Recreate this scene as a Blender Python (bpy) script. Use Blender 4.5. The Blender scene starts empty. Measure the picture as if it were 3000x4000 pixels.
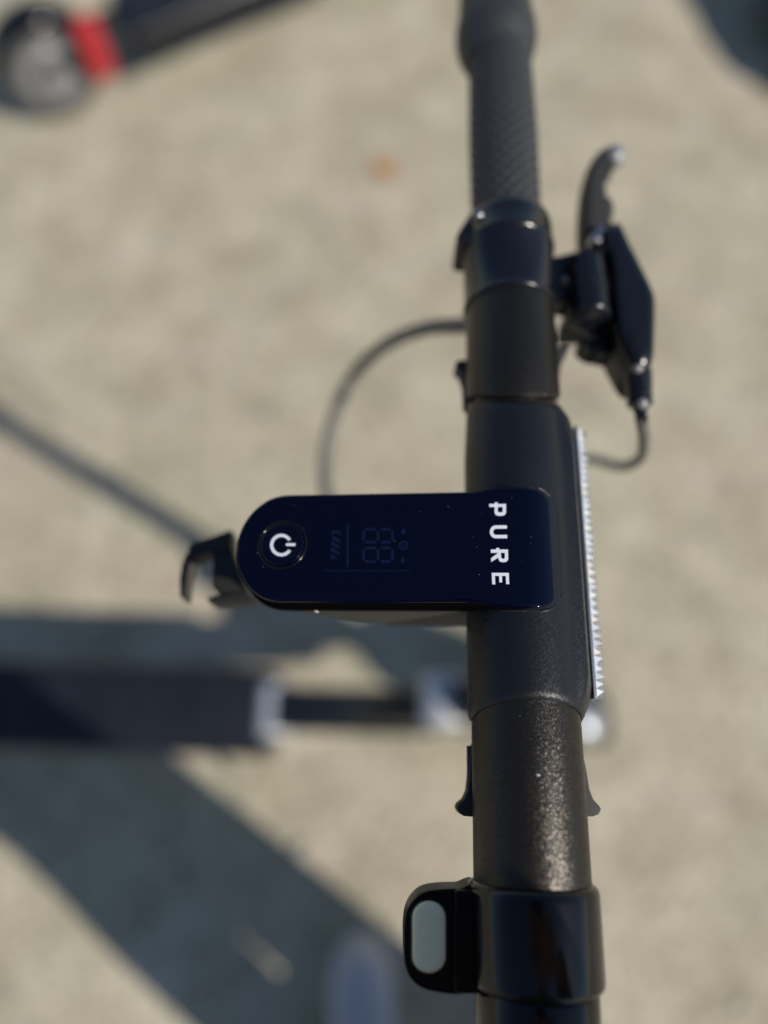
import bpy, bmesh, math, random
from mathutils import Vector, Matrix
random.seed(7)
sc = bpy.context.scene

# ------------------------------------------------------------------ camera
F, TH, CZ = 2773.0, math.radians(19.5), 1.24        # focal length in photo pixels, tilt from straight down, lens height
cam = bpy.data.cameras.new("camera")
cam_o = bpy.data.objects.new("camera", cam)
sc.collection.objects.link(cam_o)
cam_o.location = (0, 0, CZ)
cam_o.rotation_euler = (TH, 0, 0)
cam.sensor_fit = 'VERTICAL'
cam.sensor_height = 36.0
cam.sensor_width = 27.0
cam.lens = F / 4000.0 * 36.0
cam.clip_start, cam.clip_end = 0.01, 500
cam.dof.use_dof = True
cam.dof.focus_distance = 0.223
cam.dof.aperture_fstop = 2.1
sc.camera = cam_o

# ------------------------------------------------------------------ daylight
SA, SB = 0.955, 0.655                                  # shadow offset per metre of height: -x, +y
sun_dir = Vector((SA, -SB, 1.0)).normalized()
elev = math.asin(sun_dir.z)
azim = math.atan2(sun_dir.x, sun_dir.y)
world = bpy.data.worlds.new("World")
sc.world = world
world.use_nodes = True
wn = world.node_tree.nodes
sky = wn.new("ShaderNodeTexSky")
sky.sky_type = 'NISHITA'
sky.sun_disc = False
sky.sun_elevation = elev
sky.sun_rotation = azim
sky.air_density, sky.dust_density, sky.ozone_density = 1.0, 0.3, 2.0
wn["Background"].inputs["Strength"].default_value = 0.09
world.node_tree.links.new(sky.outputs[0], wn["Background"].inputs[0])
sl = bpy.data.lights.new("sun", 'SUN')
sl.energy, sl.angle, sl.color = 4.3, math.radians(0.53), (1.0, 0.94, 0.85)
sun_o = bpy.data.objects.new("sun", sl)
sc.collection.objects.link(sun_o)
sun_o.rotation_euler = (-sun_dir).to_track_quat('-Z', 'Y').to_euler()
sun_o.location = sun_dir * 6
sc.view_settings.view_transform = 'Standard'
sc.view_settings.look = 'None'
sc.view_settings.exposure = 0.0
sc.view_settings.gamma = 1.0
sc.view_settings.use_curve_mapping = False

# ------------------------------------------------------------------ measuring helpers
_U = Vector((0, math.cos(TH), math.sin(TH)))
_D = Vector((0, math.sin(TH), -math.cos(TH)))
def unproj(px, py, z):                               # photo pixel at a known height -> world point
    d = _D + Vector((1, 0, 0)) * ((px - 1500) / F) + _U * ((2000 - py) / F)
    return Vector((0, 0, CZ)) + d * ((z - CZ) / d.z)
AX = 1.0                                             # height of the handlebar axis
_a, _b = unproj(1955, 300, AX), unproj(2072, 3300, AX)
PSI = math.atan2(-(_a - _b).x, (_a - _b).y)
ORG = _b + (_a - _b) * ((0.070 - _b.y) / (_a - _b).y)
ORG.z = 0
def L(px, py, dz):                                   # photo pixel -> scooter frame (x forward, y along the bar), dz from the bar axis
    w = unproj(px, py, AX + dz) - ORG
    c, s = math.cos(PSI), math.sin(PSI)
    return Vector((c * w.x + s * w.y, -s * w.x + c * w.y, AX + dz))
def G(px, py, z):
    return L(px, py, z - AX)

# ------------------------------------------------------------------ object helpers
def link(o, parent=None):
    sc.collection.objects.link(o)
    if parent is not None:
        o.parent = parent
    return o
def empty(name, loc=(0, 0, 0), rz=0.0):
    o = bpy.data.objects.new(name, None)
    o.empty_display_size = 0.05
    o.location = loc
    o.rotation_euler = (0, 0, rz)
    return link(o)
def tag(o, label, cat, group=None, kind=None):
    if label: o["label"] = label
    if cat: o["category"] = cat
    if group: o["group"] = group
    if kind: o["kind"] = kind
    return o
def finish(bm, name, mat, parent=None, smooth=True, angle=35, bevel=0.0, seg=3, ang_bevel=35):
    bmesh.ops.remove_doubles(bm, verts=bm.verts, dist=1e-6)
    bmesh.ops.recalc_face_normals(bm, faces=bm.faces)
    if bevel > 0:
        es = [e for e in bm.edges if len(e.link_faces) == 2 and e.calc_face_angle(0) > math.radians(ang_bevel)]
        bmesh.ops.bevel(bm, geom=es, offset=bevel, segments=seg, profile=0.6, affect='EDGES', clamp_overlap=True)
    me = bpy.data.meshes.new(name)
    bm.to_mesh(me)
    bm.free()
    mats = mat if isinstance(mat, (list, tuple)) else [mat]
    for m in mats:
        me.materials.append(m)
    if smooth:
        me.shade_smooth()
        me.set_sharp_from_angle(angle=math.radians(angle))
    return link(bpy.data.objects.new(name, me), parent)
def lathe_y(bm, prof, cx=0.0, cz=AX, seg=96, sx=1.0, cap=True, warp=None):
    """revolve (y, r) about an axis along y"""
    rings = []
    for (y, r) in prof:
        ring = []
        for i in range(seg):
            a = 2 * math.pi * i / seg
            x, z, yy = math.cos(a) * r * sx, math.sin(a) * r, y
            if warp: x, yy, z = warp(x, yy, z, a)
            ring.append(bm.verts.new((cx + x, yy, cz + z)))
        rings.append(ring)
    for k in range(len(rings) - 1):
        for i in range(seg):
            j = (i + 1) % seg
            bm.faces.new((rings[k][i], rings[k][j], rings[k + 1][j], rings[k + 1][i]))
    if cap:
        bm.faces.new(rings[0]); bm.faces.new(rings[-1][::-1])
def prism(bm, pts, z0, z1, zf=None):
    """extrude a 2-D outline between two heights (z may come from a function of x, y)"""
    n = len(pts)
    lo = [bm.verts.new((p[0], p[1], z0(p) if callable(z0) else z0)) for p in pts]
    hi = [bm.verts.new((p[0], p[1], z1(p) if callable(z1) else z1)) for p in pts]
    bm.faces.new(lo[::-1]); bm.faces.new(hi)
    for i in range(n):
        j = (i + 1) % n
        bm.faces.new((lo[i], lo[j], hi[j], hi[i]))
def dome(bm, pts, z0, z1, prof=((1, 0.0), (1, .55), (.965, .8), (.90, .93), (.78, .99), (.5, 1.0))):
    n = len(pts); cx = sum(p[0] for p in pts) / n; cy = sum(p[1] for p in pts) / n
    rg_ = [[bm.verts.new((cx + (p[0] - cx) * k, cy + (p[1] - cy) * k, z0 + (z1 - z0) * t)) for p in pts] for k, t in prof]
    for a, b in zip(rg_, rg_[1:]):
        for i in range(n):
            j = (i + 1) % n; bm.faces.new((a[i], a[j], b[j], b[i]))
    bm.faces.new(rg_[0][::-1]); bm.faces.new(rg_[-1])
def box(bm, c, s, rot=None):
    m = Matrix.Translation(Vector(c))
    if rot is not None: m = m @ rot.to_4x4()
    bmesh.ops.create_cube(bm, size=1.0, matrix=m @ Matrix.Diagonal((s[0], s[1], s[2], 1)))
def cyl(bm, p0, p1, r0, r1=None, seg=32):
    p0, p1 = Vector(p0), Vector(p1)
    r1 = r0 if r1 is None else r1
    q = (p1 - p0).to_track_quat('Z', 'Y')
    m = Matrix.Translation((p0 + p1) / 2) @ q.to_matrix().to_4x4()
    bmesh.ops.create_cone(bm, cap_ends=True, segments=seg, radius1=r0, radius2=r1, depth=(p1 - p0).length, matrix=m)
def catmull(pts, n=10):
    pts = [Vector(p) for p in pts]
    P = [pts[0] * 2 - pts[1]] + pts + [pts[-1] * 2 - pts[-2]]
    out = []
    for i in range(1, len(P) - 2):
        a, b, c, d = P[i - 1:i + 3]
        for k in range(n):
            t = k / n
            out.append(0.5 * ((2 * b) + (c - a) * t + (2 * a - 5 * b + 4 * c - d) * t * t + (3 * b - a - 3 * c + d) * t ** 3))
    out.append(pts[-1])
    return out
def smooth2d(pts, n=6):
    """closed smooth outline through 2-D points"""
    m = len(pts); out = []
    for i in range(m):
        a, b, c, d = [Vector((pts[(i + k) % m][0], pts[(i + k) % m][1])) for k in (-1, 0, 1, 2)]
        for k in range(n):
            t = k / n
            out.append(0.5 * ((2 * b) + (c - a) * t + (2 * a - 5 * b + 4 * c - d) * t * t + (3 * b - a - 3 * c + d) * t ** 3))
    return out
def sweep(bm, pts, r, seg=16):
    """tube along a polyline; r a number or a function of 0..1"""
    pts = [Vector(p) for p in pts]
    rings, up = [], None
    for i, p in enumerate(pts):
        t = (pts[min(i + 1, len(pts) - 1)] - pts[max(i - 1, 0)]).normalized()
        if up is None: up = t.orthogonal().normalized()
        up = (up - t * up.dot(t)).normalized()
        w = t.cross(up)
        rr = r(i / (len(pts) - 1)) if callable(r) else r
        rings.append([bm.verts.new(p + (up * math.cos(2 * math.pi * k / seg) + w * math.sin(2 * math.pi * k / seg)) * rr) for k in range(seg)])
    for a, b in zip(rings, rings[1:]):
        for k in range(seg):
            j = (k + 1) % seg
            bm.faces.new((a[k], a[j], b[j], b[k]))
    bm.faces.new(rings[0][::-1]); bm.faces.new(rings[-1])

# ------------------------------------------------------------------ materials
def mat(name, col, rough=0.5, metal=0.0, spec=0.5, coat=0.0, coat_rough=0.05, fleck=0.0, fleck_scale=3000, bump=0.0, bump_scale=800,
        mottle=0.0, mottle_scale=60, trans=0.0, ior=1.5):
    m = bpy.data.materials.new(name)
    m.use_nodes = True
    nt = m.node_tree
    N, K = nt.nodes, nt.links
    b = N["Principled BSDF"]
    b.inputs["Base Color"].default_value = (*col, 1)
    b.inputs["Roughness"].default_value = rough
    b.inputs["Metallic"].default_value = metal
    b.inputs["Specular IOR Level"].default_value = spec
    b.inputs["Coat Weight"].default_value = coat
    b.inputs["Coat Roughness"].default_value = coat_rough
    b.inputs["Transmission Weight"].default_value = trans
    b.inputs["IOR"].default_value = ior
    tc = N.new("ShaderNodeTexCoord")
    if mottle > 0:
        n = N.new("ShaderNodeTexNoise"); n.inputs["Scale"].default_value = mottle_scale; n.inputs["Detail"].default_value = 6
        K.new(tc.outputs["Object"], n.inputs["Vector"])
        r = N.new("ShaderNodeMapRange")
        r.inputs["To Min"].default_value, r.inputs["To Max"].default_value = 1 - mottle, 1 + mottle
        K.new(n.outputs["Fac"], r.inputs["Value"])
        mx = N.new("ShaderNodeMix"); mx.data_type = 'RGBA'; mx.blend_type = 'MULTIPLY'; mx.inputs["Factor"].default_value = 1
        mx.inputs["A"].default_value = (*col, 1)
        K.new(r.outputs["Result"], mx.inputs["B"])
        K.new(mx.outputs["Result"], b.inputs["Base Color"])
        rr = N.new("ShaderNodeMapRange")
        rr.inputs["To Min"].default_value, rr.inputs["To Max"].default_value = max(0.02, rough * (1 - mottle * .6)), min(1, rough * (1 + mottle * .6))
        K.new(n.outputs["Fac"], rr.inputs["Value"]); K.new(rr.outputs["Result"], b.inputs["Roughness"])
    nrm = None
    if bump > 0:
        n2 = N.new("ShaderNodeTexNoise"); n2.inputs["Scale"].default_value = bump_scale; n2.inputs["Detail"].default_value = 3
        K.new(tc.outputs["Object"], n2.inputs["Vector"])
        bp = N.new("ShaderNodeBump"); bp.inputs["Strength"].default_value = bump; bp.inputs["Distance"].default_value = 0.0004
        K.new(n2.outputs["Fac"], bp.inputs["Height"])
        nrm = bp.outputs["Normal"]
    if fleck > 0:                                    # metallic flakes: each cell tilts the normal a little
        v = N.new("ShaderNodeTexVoronoi"); v.inputs["Scale"].default_value = fleck_scale
        K.new(tc.outputs["Object"], v.inputs["Vector"])
        s1 = N.new("ShaderNodeVectorMath"); s1.operation = 'SUBTRACT'; s1.inputs[1].default_value = (.5, .5, .5)
        K.new(v.outputs["Color"], s1.inputs[0])
        s2 = N.new("ShaderNodeVectorMath"); s2.operation = 'SCALE'; s2.inputs["Scale"].default_value = fleck
        K.new(s1.outputs[0], s2.inputs[0])
        g = N.new("ShaderNodeNewGeometry")
        s3 = N.new("ShaderNodeVectorMath"); s3.operation = 'ADD'
        K.new(s2.outputs[0], s3.inputs[0]); K.new(nrm or g.outputs["Normal"], s3.inputs[1])
        s4 = N.new("ShaderNodeVectorMath"); s4.operation = 'NORMALIZE'
        K.new(s3.outputs[0], s4.inputs[0])
        nrm = s4.outputs[0]
    if nrm: K.new(nrm, b.inputs["Normal"])
    return m

M = {}
M['tube'] = mat('graphite metallic paint', (0.046, 0.042, 0.038), 0.37, 0.85, spec=0.3, fleck=0.30, fleck_scale=3300, bump=0.1, bump_scale=1500)
M['shell'] = mat('satin black plastic', (0.0075, 0.009, 0.013), 0.38, 0.0, spec=0.36, fleck=0.16, fleck_scale=2300, bump=0.15, bump_scale=2200)
M['gloss'] = mat('gloss black plastic', (0.0035, 0.0038, 0.005), 0.15, spec=0.42, mottle=0.35, mottle_scale=90)
M['pod'] = mat('black throttle plastic', (0.003, 0.003, 0.0036), 0.32, spec=0.16)
M['perch'] = mat('semi gloss black paint', (0.006, 0.007, 0.011), 0.22, mottle=0.3, mottle_scale=120)
M['matte'] = mat('matte black plastic', (0.034, 0.033, 0.030), 0.62, bump=0.3, bump_scale=1800)
M['hook'] = mat('worn black steel', (0.014, 0.013, 0.012), 0.5, bump=0.2)
M['glass'] = mat('dark display glass', (0.0002, 0.0005, 0.0075), 0.035, spec=0.36)
M['bezel'] = mat('black bezel', (0.003, 0.003, 0.0035), 0.8, spec=0.0)
M['print'] = mat('white print', (0.70, 0.72, 0.80), 0.5, mottle=0.05, mottle_scale=900)
M['lcd'] = mat('unlit display segment', (0.0035, 0.0075, 0.034), 0.3, spec=0.3)
M['grip'] = mat('black rubber', (0.030, 0.031, 0.034), 0.55, mottle=0.25, mottle_scale=300)
M['steel'] = mat('bright steel', (0.55, 0.55, 0.56), 0.28, 1.0)
M['satin'] = mat('satin aluminium', (0.42, 0.44, 0.47), 0.42, 1.0, mottle=0.1, mottle_scale=70)
M['glint'] = mat('silver paint', (0.55, 0.57, 0.60), 0.42, 0.15, mottle=0.08, mottle_scale=50)  # pale colour painting in sun highlights on glossy black parts
M['lips'] = mat('lips', (0.42, 0.18, 0.14), 0.5)
M['reflector'] = mat('clear prismatic plastic', (0.90, 0.90, 0.91), 0.16, 0.45, coat=1.0, coat_rough=0.03)
M['refl_clear'] = mat('clear plastic lens', (0.95, 0.96, 0.98), 0.04, 0.0, trans=0.9, ior=1.49)
M['pill'] = mat('grey green silicone', (0.90, 0.82, 0.54), 0.5, mottle=0.06, mottle_scale=400, bump=0.2)
M['cable'] = mat('cable sheath', (0.11, 0.105, 0.10), 0.45)
M['deckrub'] = mat('deck rubber', (0.012, 0.014, 0.02), 0.38, mottle=0.4, mottle_scale=25, bump=0.5, bump_scale=200)
M['frame'] = mat('black frame paint', (0.010, 0.011, 0.015), 0.30, mottle=0.25, mottle_scale=30)
M['tyre'] = mat('tyre rubber', (0.065, 0.065, 0.066), 0.75, bump=0.4, bump_scale=300)
M['rim'] = mat('grey wheel hub', (0.26, 0.26, 0.265), 0.45, 0.3, mottle=0.2)
M['red'] = mat('red reflector plastic', (0.43, 0.02, 0.03), 0.3, coat=0.3)
M['bag'] = mat('slate blue canvas', (0.055, 0.065, 0.085), 0.85, mottle=0.25, mottle_scale=25, bump=0.6, bump_scale=500)
M['dust'] = mat('dust', (0.62, 0.62, 0.6), 0.8)
M['leaf'] = mat('dry orange leaf', (0.50, 0.22, 0.07), 0.7, mottle=0.3, mottle_scale=80)
M['jeans'] = mat('blue denim', (0.06, 0.08, 0.13), 0.85, mottle=0.25, mottle_scale=40, bump=0.5, bump_scale=700)
M['jacket'] = mat('olive jacket cloth', (0.16, 0.145, 0.11), 0.8, mottle=0.3, mottle_scale=30)
M['skin'] = mat('skin', (0.50, 0.29, 0.20), 0.5, mottle=0.1, mottle_scale=60)
M['hair'] = mat('dark hair', (0.03, 0.02, 0.014), 0.6, bump=0.8, bump_scale=400)
M['shoe'] = mat('pale blue grey shoe leather', (0.50, 0.50, 0.53), 0.5, mottle=0.1, mottle_scale=40)
M['sole'] = mat('white rubber sole', (0.6, 0.6, 0.58), 0.6, mottle=0.15)
M['stone'] = mat('gravel stone', (0.40, 0.37, 0.30), 0.85, mottle=0.4, mottle_scale=30)

def ground_mat():
    m = bpy.data.materials.new('dry sandy gravel')
    m.use_nodes = True
    nt = m.node_tree; N, K = nt.nodes, nt.links
    b = N["Principled BSDF"]; b.inputs["Roughness"].default_value = 0.95; b.inputs["Specular IOR Level"].default_value = 0.15
    tc = N.new("ShaderNodeTexCoord")
    def noise(scale, detail, rough=0.6):
        n = N.new("ShaderNodeTexNoise"); n.inputs["Scale"].default_value = scale; n.inputs["Detail"].default_value = detail; n.inputs["Roughness"].default_value = rough
        K.new(tc.outputs["Object"], n.inputs["Vector"]); return n
    n1 = noise(8, 3, 0.5)
    r1 = N.new("ShaderNodeValToRGB")
    e = r1.color_ramp.elements
    e[0].position, e[0].color = 0.32, (0.375, 0.335, 0.245, 1)
    e[1].position, e[1].color = 0.70, (0.515, 0.470, 0.365, 1)
    K.new(n1.outputs["Fac"], r1.inputs["Fac"])
    n2 = noise(3.1, 3)                                # reddish and greenish drifts
    r2 = N.new("ShaderNodeValToRGB")
    e = r2.color_ramp.elements
    e[0].position, e[0].color = 0.35, (0.99, 1.005, 0.96, 1)
    e[1].position, e[1].color = 0.66, (1.04, 0.99, 0.99, 1)
    K.new(n2.outputs["Fac"], r2.inputs["Fac"])
    mx = N.new("ShaderNodeMix"); mx.data_type = 'RGBA'; mx.blend_type = 'MULTIPLY'; mx.inputs["Factor"].default_value = 1
    K.new(r1.outputs["Color"], mx.inputs["A"]); K.new(r2.outputs["Color"], mx.inputs["B"])
    v = N.new("ShaderNodeTexVoronoi"); v.inputs["Scale"].default_value = 110
    K.new(tc.outputs["Object"], v.inputs["Vector"])
    r3 = N.new("ShaderNodeMapRange"); r3.inputs["To Min"].default_value, r3.inputs["To Max"].default_value = 0.72, 1.22
    sx = N.new("ShaderNodeSeparateColor"); K.new(v.outputs["Color"], sx.inputs["Color"]); K.new(sx.outputs["Red"], r3.inputs["Value"])
    mx2 = N.new("ShaderNodeMix"); mx2.data_type = 'RGBA'; mx2.blend_type = 'MULTIPLY'; mx2.inputs["Factor"].default_value = 1
    K.new(mx.outputs["Result"], mx2.inputs["A"]); K.new(r3.outputs["Result"], mx2.inputs["B"])
    K.new(mx2.outputs["Result"], b.inputs["Base Color"])
    bp = N.new("ShaderNodeBump"); bp.inputs["Strength"].default_value = 0.5; bp.inputs["Distance"].default_value = 0.004
    K.new(v.outputs["Distance"], bp.inputs["Height"]); K.new(bp.outputs["Normal"], b.inputs["Normal"])
    return m
M['ground'] = ground_mat()

# ------------------------------------------------------------------ the ground
bm = bmesh.new()
nx = 120
def gh(x, y):
    return 0.0035 * (math.sin(7.1 * x + 1.3) * math.cos(6.3 * y) + 0.6 * math.sin(17 * x - 9 * y)) if abs(x) < 3.5 and abs(y) < 3.5 else 0.0
xs = [-200, -60, -20, -8] + [-4 + 8 * i / nx for i in range(nx + 1)] + [8, 20, 60, 200]
gv = [[bm.verts.new((x, y, gh(x, y) - 0.006)) for y in xs] for x in xs]
for i in range(len(xs) - 1):
    for j in range(len(xs) - 1):
        bm.faces.new((gv[i][j], gv[i + 1][j], gv[i + 1][j + 1], gv[i][j + 1]))
tag(finish(bm, 'ground', M['ground'], angle=180), None, None, kind='structure')

bm = bmesh.new()                                      # loose stones lying all over the ground
ico = bmesh.new(); bmesh.ops.create_icosphere(ico, subdivisions=1, radius=1)
iv = [v.co.copy() for v in ico.verts]; ifc = [[v.index for v in f.verts] for f in ico.faces]; ico.free()
for k in range(2600):
    x, y = random.uniform(-1.3, 1.4), random.uniform(-0.6, 2.4)
    r = random.choice((0.002, 0.003, 0.0035, 0.005)) * random.uniform(0.7, 1.4)
    if random.random() < 0.03: r = random.uniform(0.008, 0.016)
    a = random.uniform(0, 6.28); ca, sa = math.cos(a), math.sin(a)
    e1, e2 = random.uniform(0.7, 1.4), random.uniform(0.45, 0.8)
    z = gh(x, y) - 0.006 + r * e2 * 0.35
    vs = []
    for c in iv:
        q = c * r * random.uniform(0.85, 1.15)
        vs.append(bm.verts.new((x + (q.x * e1) * ca - q.y * sa, y + (q.x * e1) * sa + q.y * ca, z + q.z * e2)))
    for f in ifc: bm.faces.new([vs[i] for i in f])
tag(finish(bm, 'gravel', M['stone'], angle=50), 'small pale stones scattered over the dry sandy ground', 'gravel', kind='stuff')

# ------------------------------------------------------------------ the electric scooter
ROOT = empty('electric_scooter', (ORG.x, ORG.y, 0), PSI)
tag(ROOT, 'black electric scooter with dark display on its handlebar, seen from above', 'scooter')
mm = 0.001

# handlebar tubes either side of the stem head
bm = bmesh.new()
lathe_y(bm, [(36*mm, 14.6*mm), (52.0*mm, 14.8*mm), (52.1*mm, 16.2*mm), (52.4*mm, 16.9*mm), (53.1*mm, 17.4*mm), (54.2*mm, 17.6*mm), (75*mm, 17.5*mm), (99*mm, 17.4*mm), (103*mm, 17.0*mm)],
        warp=lambda x, y, z, a: (x, y + (8.6 * mm * (1 - max(0, z) / (17.5 * mm)) if y < 60 * mm else 0), z))
finish(bm, 'handlebar_tube', M['tube'], ROOT)
bm = bmesh.new()
lathe_y(bm, [(-40*mm, 17.3*mm), (-60*mm, 17.5*mm), (-103.6*mm, 17.6*mm), (-106*mm, 17.2*mm), (-110*mm, 16.5*mm)])
finish(bm, 'handlebar_tube', M['tube'], ROOT)

# stem head shell: round sleeve with a flat-fronted housing for the reflector
def shell_section(t):                                 # t 0..1 round the section -> x, z ; b = bulge 0..1
    return t
bm = bmesh.new()
SEG = 120
ys = [-1, -.992, -.975, -.95, -.9, -.8, -.6, -.4, -.2, 0, .2, .4, .6, .8, .9, .95, .975, .992, 1]
rings = []
Rs = 18.7 * mm
for s in ys:
    ring = []
    for i in range(SEG):
        a = 2 * math.pi * i / SEG
        ca, sa = math.cos(a), math.sin(a)
        edge = max(0.0, (abs(s) - .95) / .05)
        r = Rs - (0.9 * mm) * edge ** 3 - (1.2 * mm * max(0.0, (s - .6) / .4) if s > 0 else 0)
        x, z = r * ca, r * sa
        # front housing: blend the forward lower quarter out to a flat face
        wgt = max(0.0, min(1.0, (abs(s) - 1.0) / -0.16)); wgt = wgt * wgt * (3 - 2 * wgt)
        if ca > 0:
            k = max(0.0, min(1.0, (0.70 - sa) / 0.07)) * max(0.0, min(1.0, (sa + 0.98) / 0.1))
            k = k * k * (3 - 2 * k)
            xt = 22.0 * mm - max(0.0, z - 1 * mm) * 0.36
            x = x + (max(x, xt) - x) * k * wgt
        top = max(0.0, sa)
        yend = (50.0 * mm + 8.6 * mm * (1 - top)) if s > 0 else (51.5 * mm + 6.0 * mm * (1 - top))
        ring.append(bm.verts.new((x, s * yend, AX + z)))
    rings.append(ring)
for k in range(len(rings) - 1):
    for i in range(SEG):
        j = (i + 1) % SEG
        bm.faces.new((rings[k][i], rings[k][j], rings[k + 1][j], rings[k + 1][i]))
for ring, s in ((rings[0], -1), (rings[-1], 1)):      # rolled lip into the sleeve
    prev = ring
    for (sc_, dy) in ((0.945, 0.15 * mm), (0.93, 2.0 * mm), (0.92, 9 * mm)):
        nr = []
        for v in ring:
            nr.append(bm.verts.new((v.co.x * sc_ if v.co.x < Rs else Rs * sc_, v.co.y - s * dy, AX + (v.co.z - AX) * sc_)))
        for i in range(SEG):
            j = (i + 1) % SEG
            bm.faces.new((prev[i], prev[j], nr[j], nr[i]))
        prev = nr
shell = finish(bm, 'stem_head', M['shell'], ROOT, angle=50)

# prismatic reflector on the front face
bm = bmesh.new()
NY, NZ = 36, 4
y0, y1 = -49.5 * mm, 49.5 * mm
z0, z1 = AX - 15.5 * mm, AX + 1.5 * mm
random.seed(3)
box(bm, (22.95*mm, 0, (z0+z1)/2 - .4*mm), (0.9*mm, y1 - y0, z1 - z0))
rf = finish(bm, 'reflector', M['satin'], ROOT, bevel=0.2*mm)
bm = bmesh.new()
step = (y1 - y0 - 1*mm) / NY
for i in range(NY):
    for j in range(NZ):
        ya = y0 + .5*mm + i * step; yb = ya + step * .96
        h = (z1 - z0) / NZ
        za = z0 + j * h; zb = za + h * .96
        ap = bm.verts.new((26.6*mm + random.uniform(-.3, .3)*mm, (ya+yb)/2 + random.uniform(-.8, .8)*mm, (za+zb)/2 + random.uniform(-1.2, 1.2)*mm))
        q = [bm.verts.new((23.3*mm, y, z)) for (y, z) in ((ya, za), (yb, za), (yb, zb), (ya, zb))]
        for k in range(4): bm.faces.new((q[k], q[(k+1) % 4], ap))
        bm.faces.new(q[::-1])
o = finish(bm, 'prism_facets', M['reflector'], rf, smooth=False); o["kind"] = "stuff"
bm = bmesh.new()                                      # thin clear lens wall in front of the prisms
prism(bm, [(26.9*mm, y0), (27.5*mm, y0 + .6*mm), (27.6*mm, y1 - .6*mm), (27.0*mm, y1)], z0 - .4*mm, z1 - 4.5*mm)
finish(bm, 'lens', M['refl_clear'], rf)

# ------------------------------------------------------------------ display unit
XL, XR = -97.5 * mm, 9.5 * mm
YC = -3.6 * mm
ZF, SLOPE = 20.0 * mm, 0.115
def ztop(x):
    if x > -2*mm:
        d = x + 2*mm
        return AX + ZF - d * d / (2 * 15 * mm) * 0.92
    d = -2*mm - x
    bl = min(d, 14*mm)
    return AX + ZF - SLOPE * (bl * bl / (28*mm) + max(0, d - 14*mm))
HB, HI = 19.0 * mm, 20.6 * mm                          # half widths: slab and the inlaid end
AE = 17.5 * mm                                         # half-ellipse length of the rounded end
RC = 7.5 * mm
def yhalf(x):
    if x < XL + AE:
        t = (XL + AE - x) / AE
        return HB * math.sqrt(max(0.0, 1 - t ** 2.15))
    tr = max(0.0, min(1.0, (x + 19*mm) / (9*mm))); tr = tr * tr * (3 - 2*tr)
    h = HB + (HI - HB) * tr
    if x > XR - RC:
        t = (x - (XR - RC)) / RC
        h = h - RC + RC * math.sqrt(max(0.0, 1 - t * t))
    return h
def columns(inset=0.0, n=150):
    out = []
    for i in range(n + 1):
        t = i / n
        if t < .3: x = XL + AE * (1 - math.cos(t / .3 * math.pi / 2))
        elif t < .8: x = XL + AE + (XR - RC - XL - AE) * (t - .3) / .5
        else: x = XR - RC + RC * math.sin((t - .8) / .2 * math.pi / 2)
        out.append(x)
    return out
ROWS = [-1, -.993, -.98, -.96, -.93, -.85, -.6, -.3, 0, .3, .6, .85, .93, .96, .98, .993, 1]
def slab(name, material, drop0, drop1, parent, shrink=0.0, edge=0.9*mm):
    bm = bmesh.new()
    cx = (XL + XR) / 2
    def P_(x, j, z):
        h = max(0.0, yhalf(x) - shrink)
        return (x + (shrink if x < cx - .045 else 0) - (shrink if x > cx + .045 else 0), YC + h * j, z)
    cols = columns()
    grid = []
    for x in cols:
        col = []
        for j in ROWS:
            h = yhalf(x)
            d = h * (1 - abs(j))
            if x < XL + AE: d = min(d, (x - XL))
            if x > XR - RC: d = min(d, XR - x)
            e = max(0.0, 1 - d / edge)
            col.append(bm.verts.new(P_(x, j, ztop(x) - drop0 - edge * .75 * (1 - math.sqrt(max(0, 1 - e * e))))))
        grid.append(col)
    low = [[bm.verts.new(P_(x, j, ztop(x) - drop1)) for j in ROWS] for x in cols]
    for i in range(len(cols) - 1):
        for j in range(len(ROWS) - 1):
            bm.faces.new((grid[i][j], grid[i+1][j], grid[i+1][j+1], grid[i][j+1]))
            bm.faces.new((low[i][j], low[i][j+1], low[i+1][j+1], low[i+1][j]))
        for j in (0, -1):
            f = (grid[i][j], low[i][j], low[i+1][j], grid[i+1][j])
            bm.faces.new(f if j == -1 else f[::-1])
    for j in range(len(ROWS) - 1):
        for i in (0, -1):
            f = (grid[i][j], grid[i][j+1], low[i][j+1], low[i][j])
            if len({v.co.to_tuple(7) for v in f}) > 2: bm.faces.new(f)
    return finish(bm, name, material, parent, angle=40)
unit = slab('display_unit', M['bezel'], 1.3*mm, 13.5*mm, ROOT, shrink=0.0, edge=0.5*mm)
slab('display_glass', M['glass'], 0.0, 1.25*mm, unit, shrink=0.25*mm, edge=1.1*mm)

rim_pts = []
for sgn in (1, -1):
    half = []
    for x in [v for v in columns() if v > -12*mm]:
        half.append(Vector((x + (.7*mm if x > XR - .6*mm else .45*mm * max(0, (x - XR + RC) / RC)), YC + sgn * (yhalf(x) + .45*mm * (1 if x < XR - RC else math.sqrt(max(0, 1 - ((x - XR + RC) / RC) ** 2)))), min(ztop(x), AX + 19.0*mm) - 1.0*mm)))
    rim_pts += half if sgn == 1 else half[::-1]
rim_pts = [p for i, p in enumerate(rim_pts) if i == 0 or (p - rim_pts[i-1]).length > .25*mm]
bm = bmesh.new(); sweep(bm, rim_pts, lambda t: .75*mm * max(.05, min(1, t / .1, (1 - t) / .1)), 10); finish(bm, 'inlay_rim', M['shell'], shell, angle=80)
def zt(px, py):                                       # pixel on the display surface -> scooter frame
    z = AX + 16*mm
    for _ in range(6):
        p = L(px, py, z - AX); z = ztop(p.x)
    return L(px, py, z - AX)
def print_poly(bm, polys, lift=0.06*mm):
    for poly in polys:
        top = []
        for (px, py) in poly:
            p = zt(px, py)
            top.append(bm.verts.new((p.x, p.y, p.z + lift)))
        bm.faces.new(top)
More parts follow.
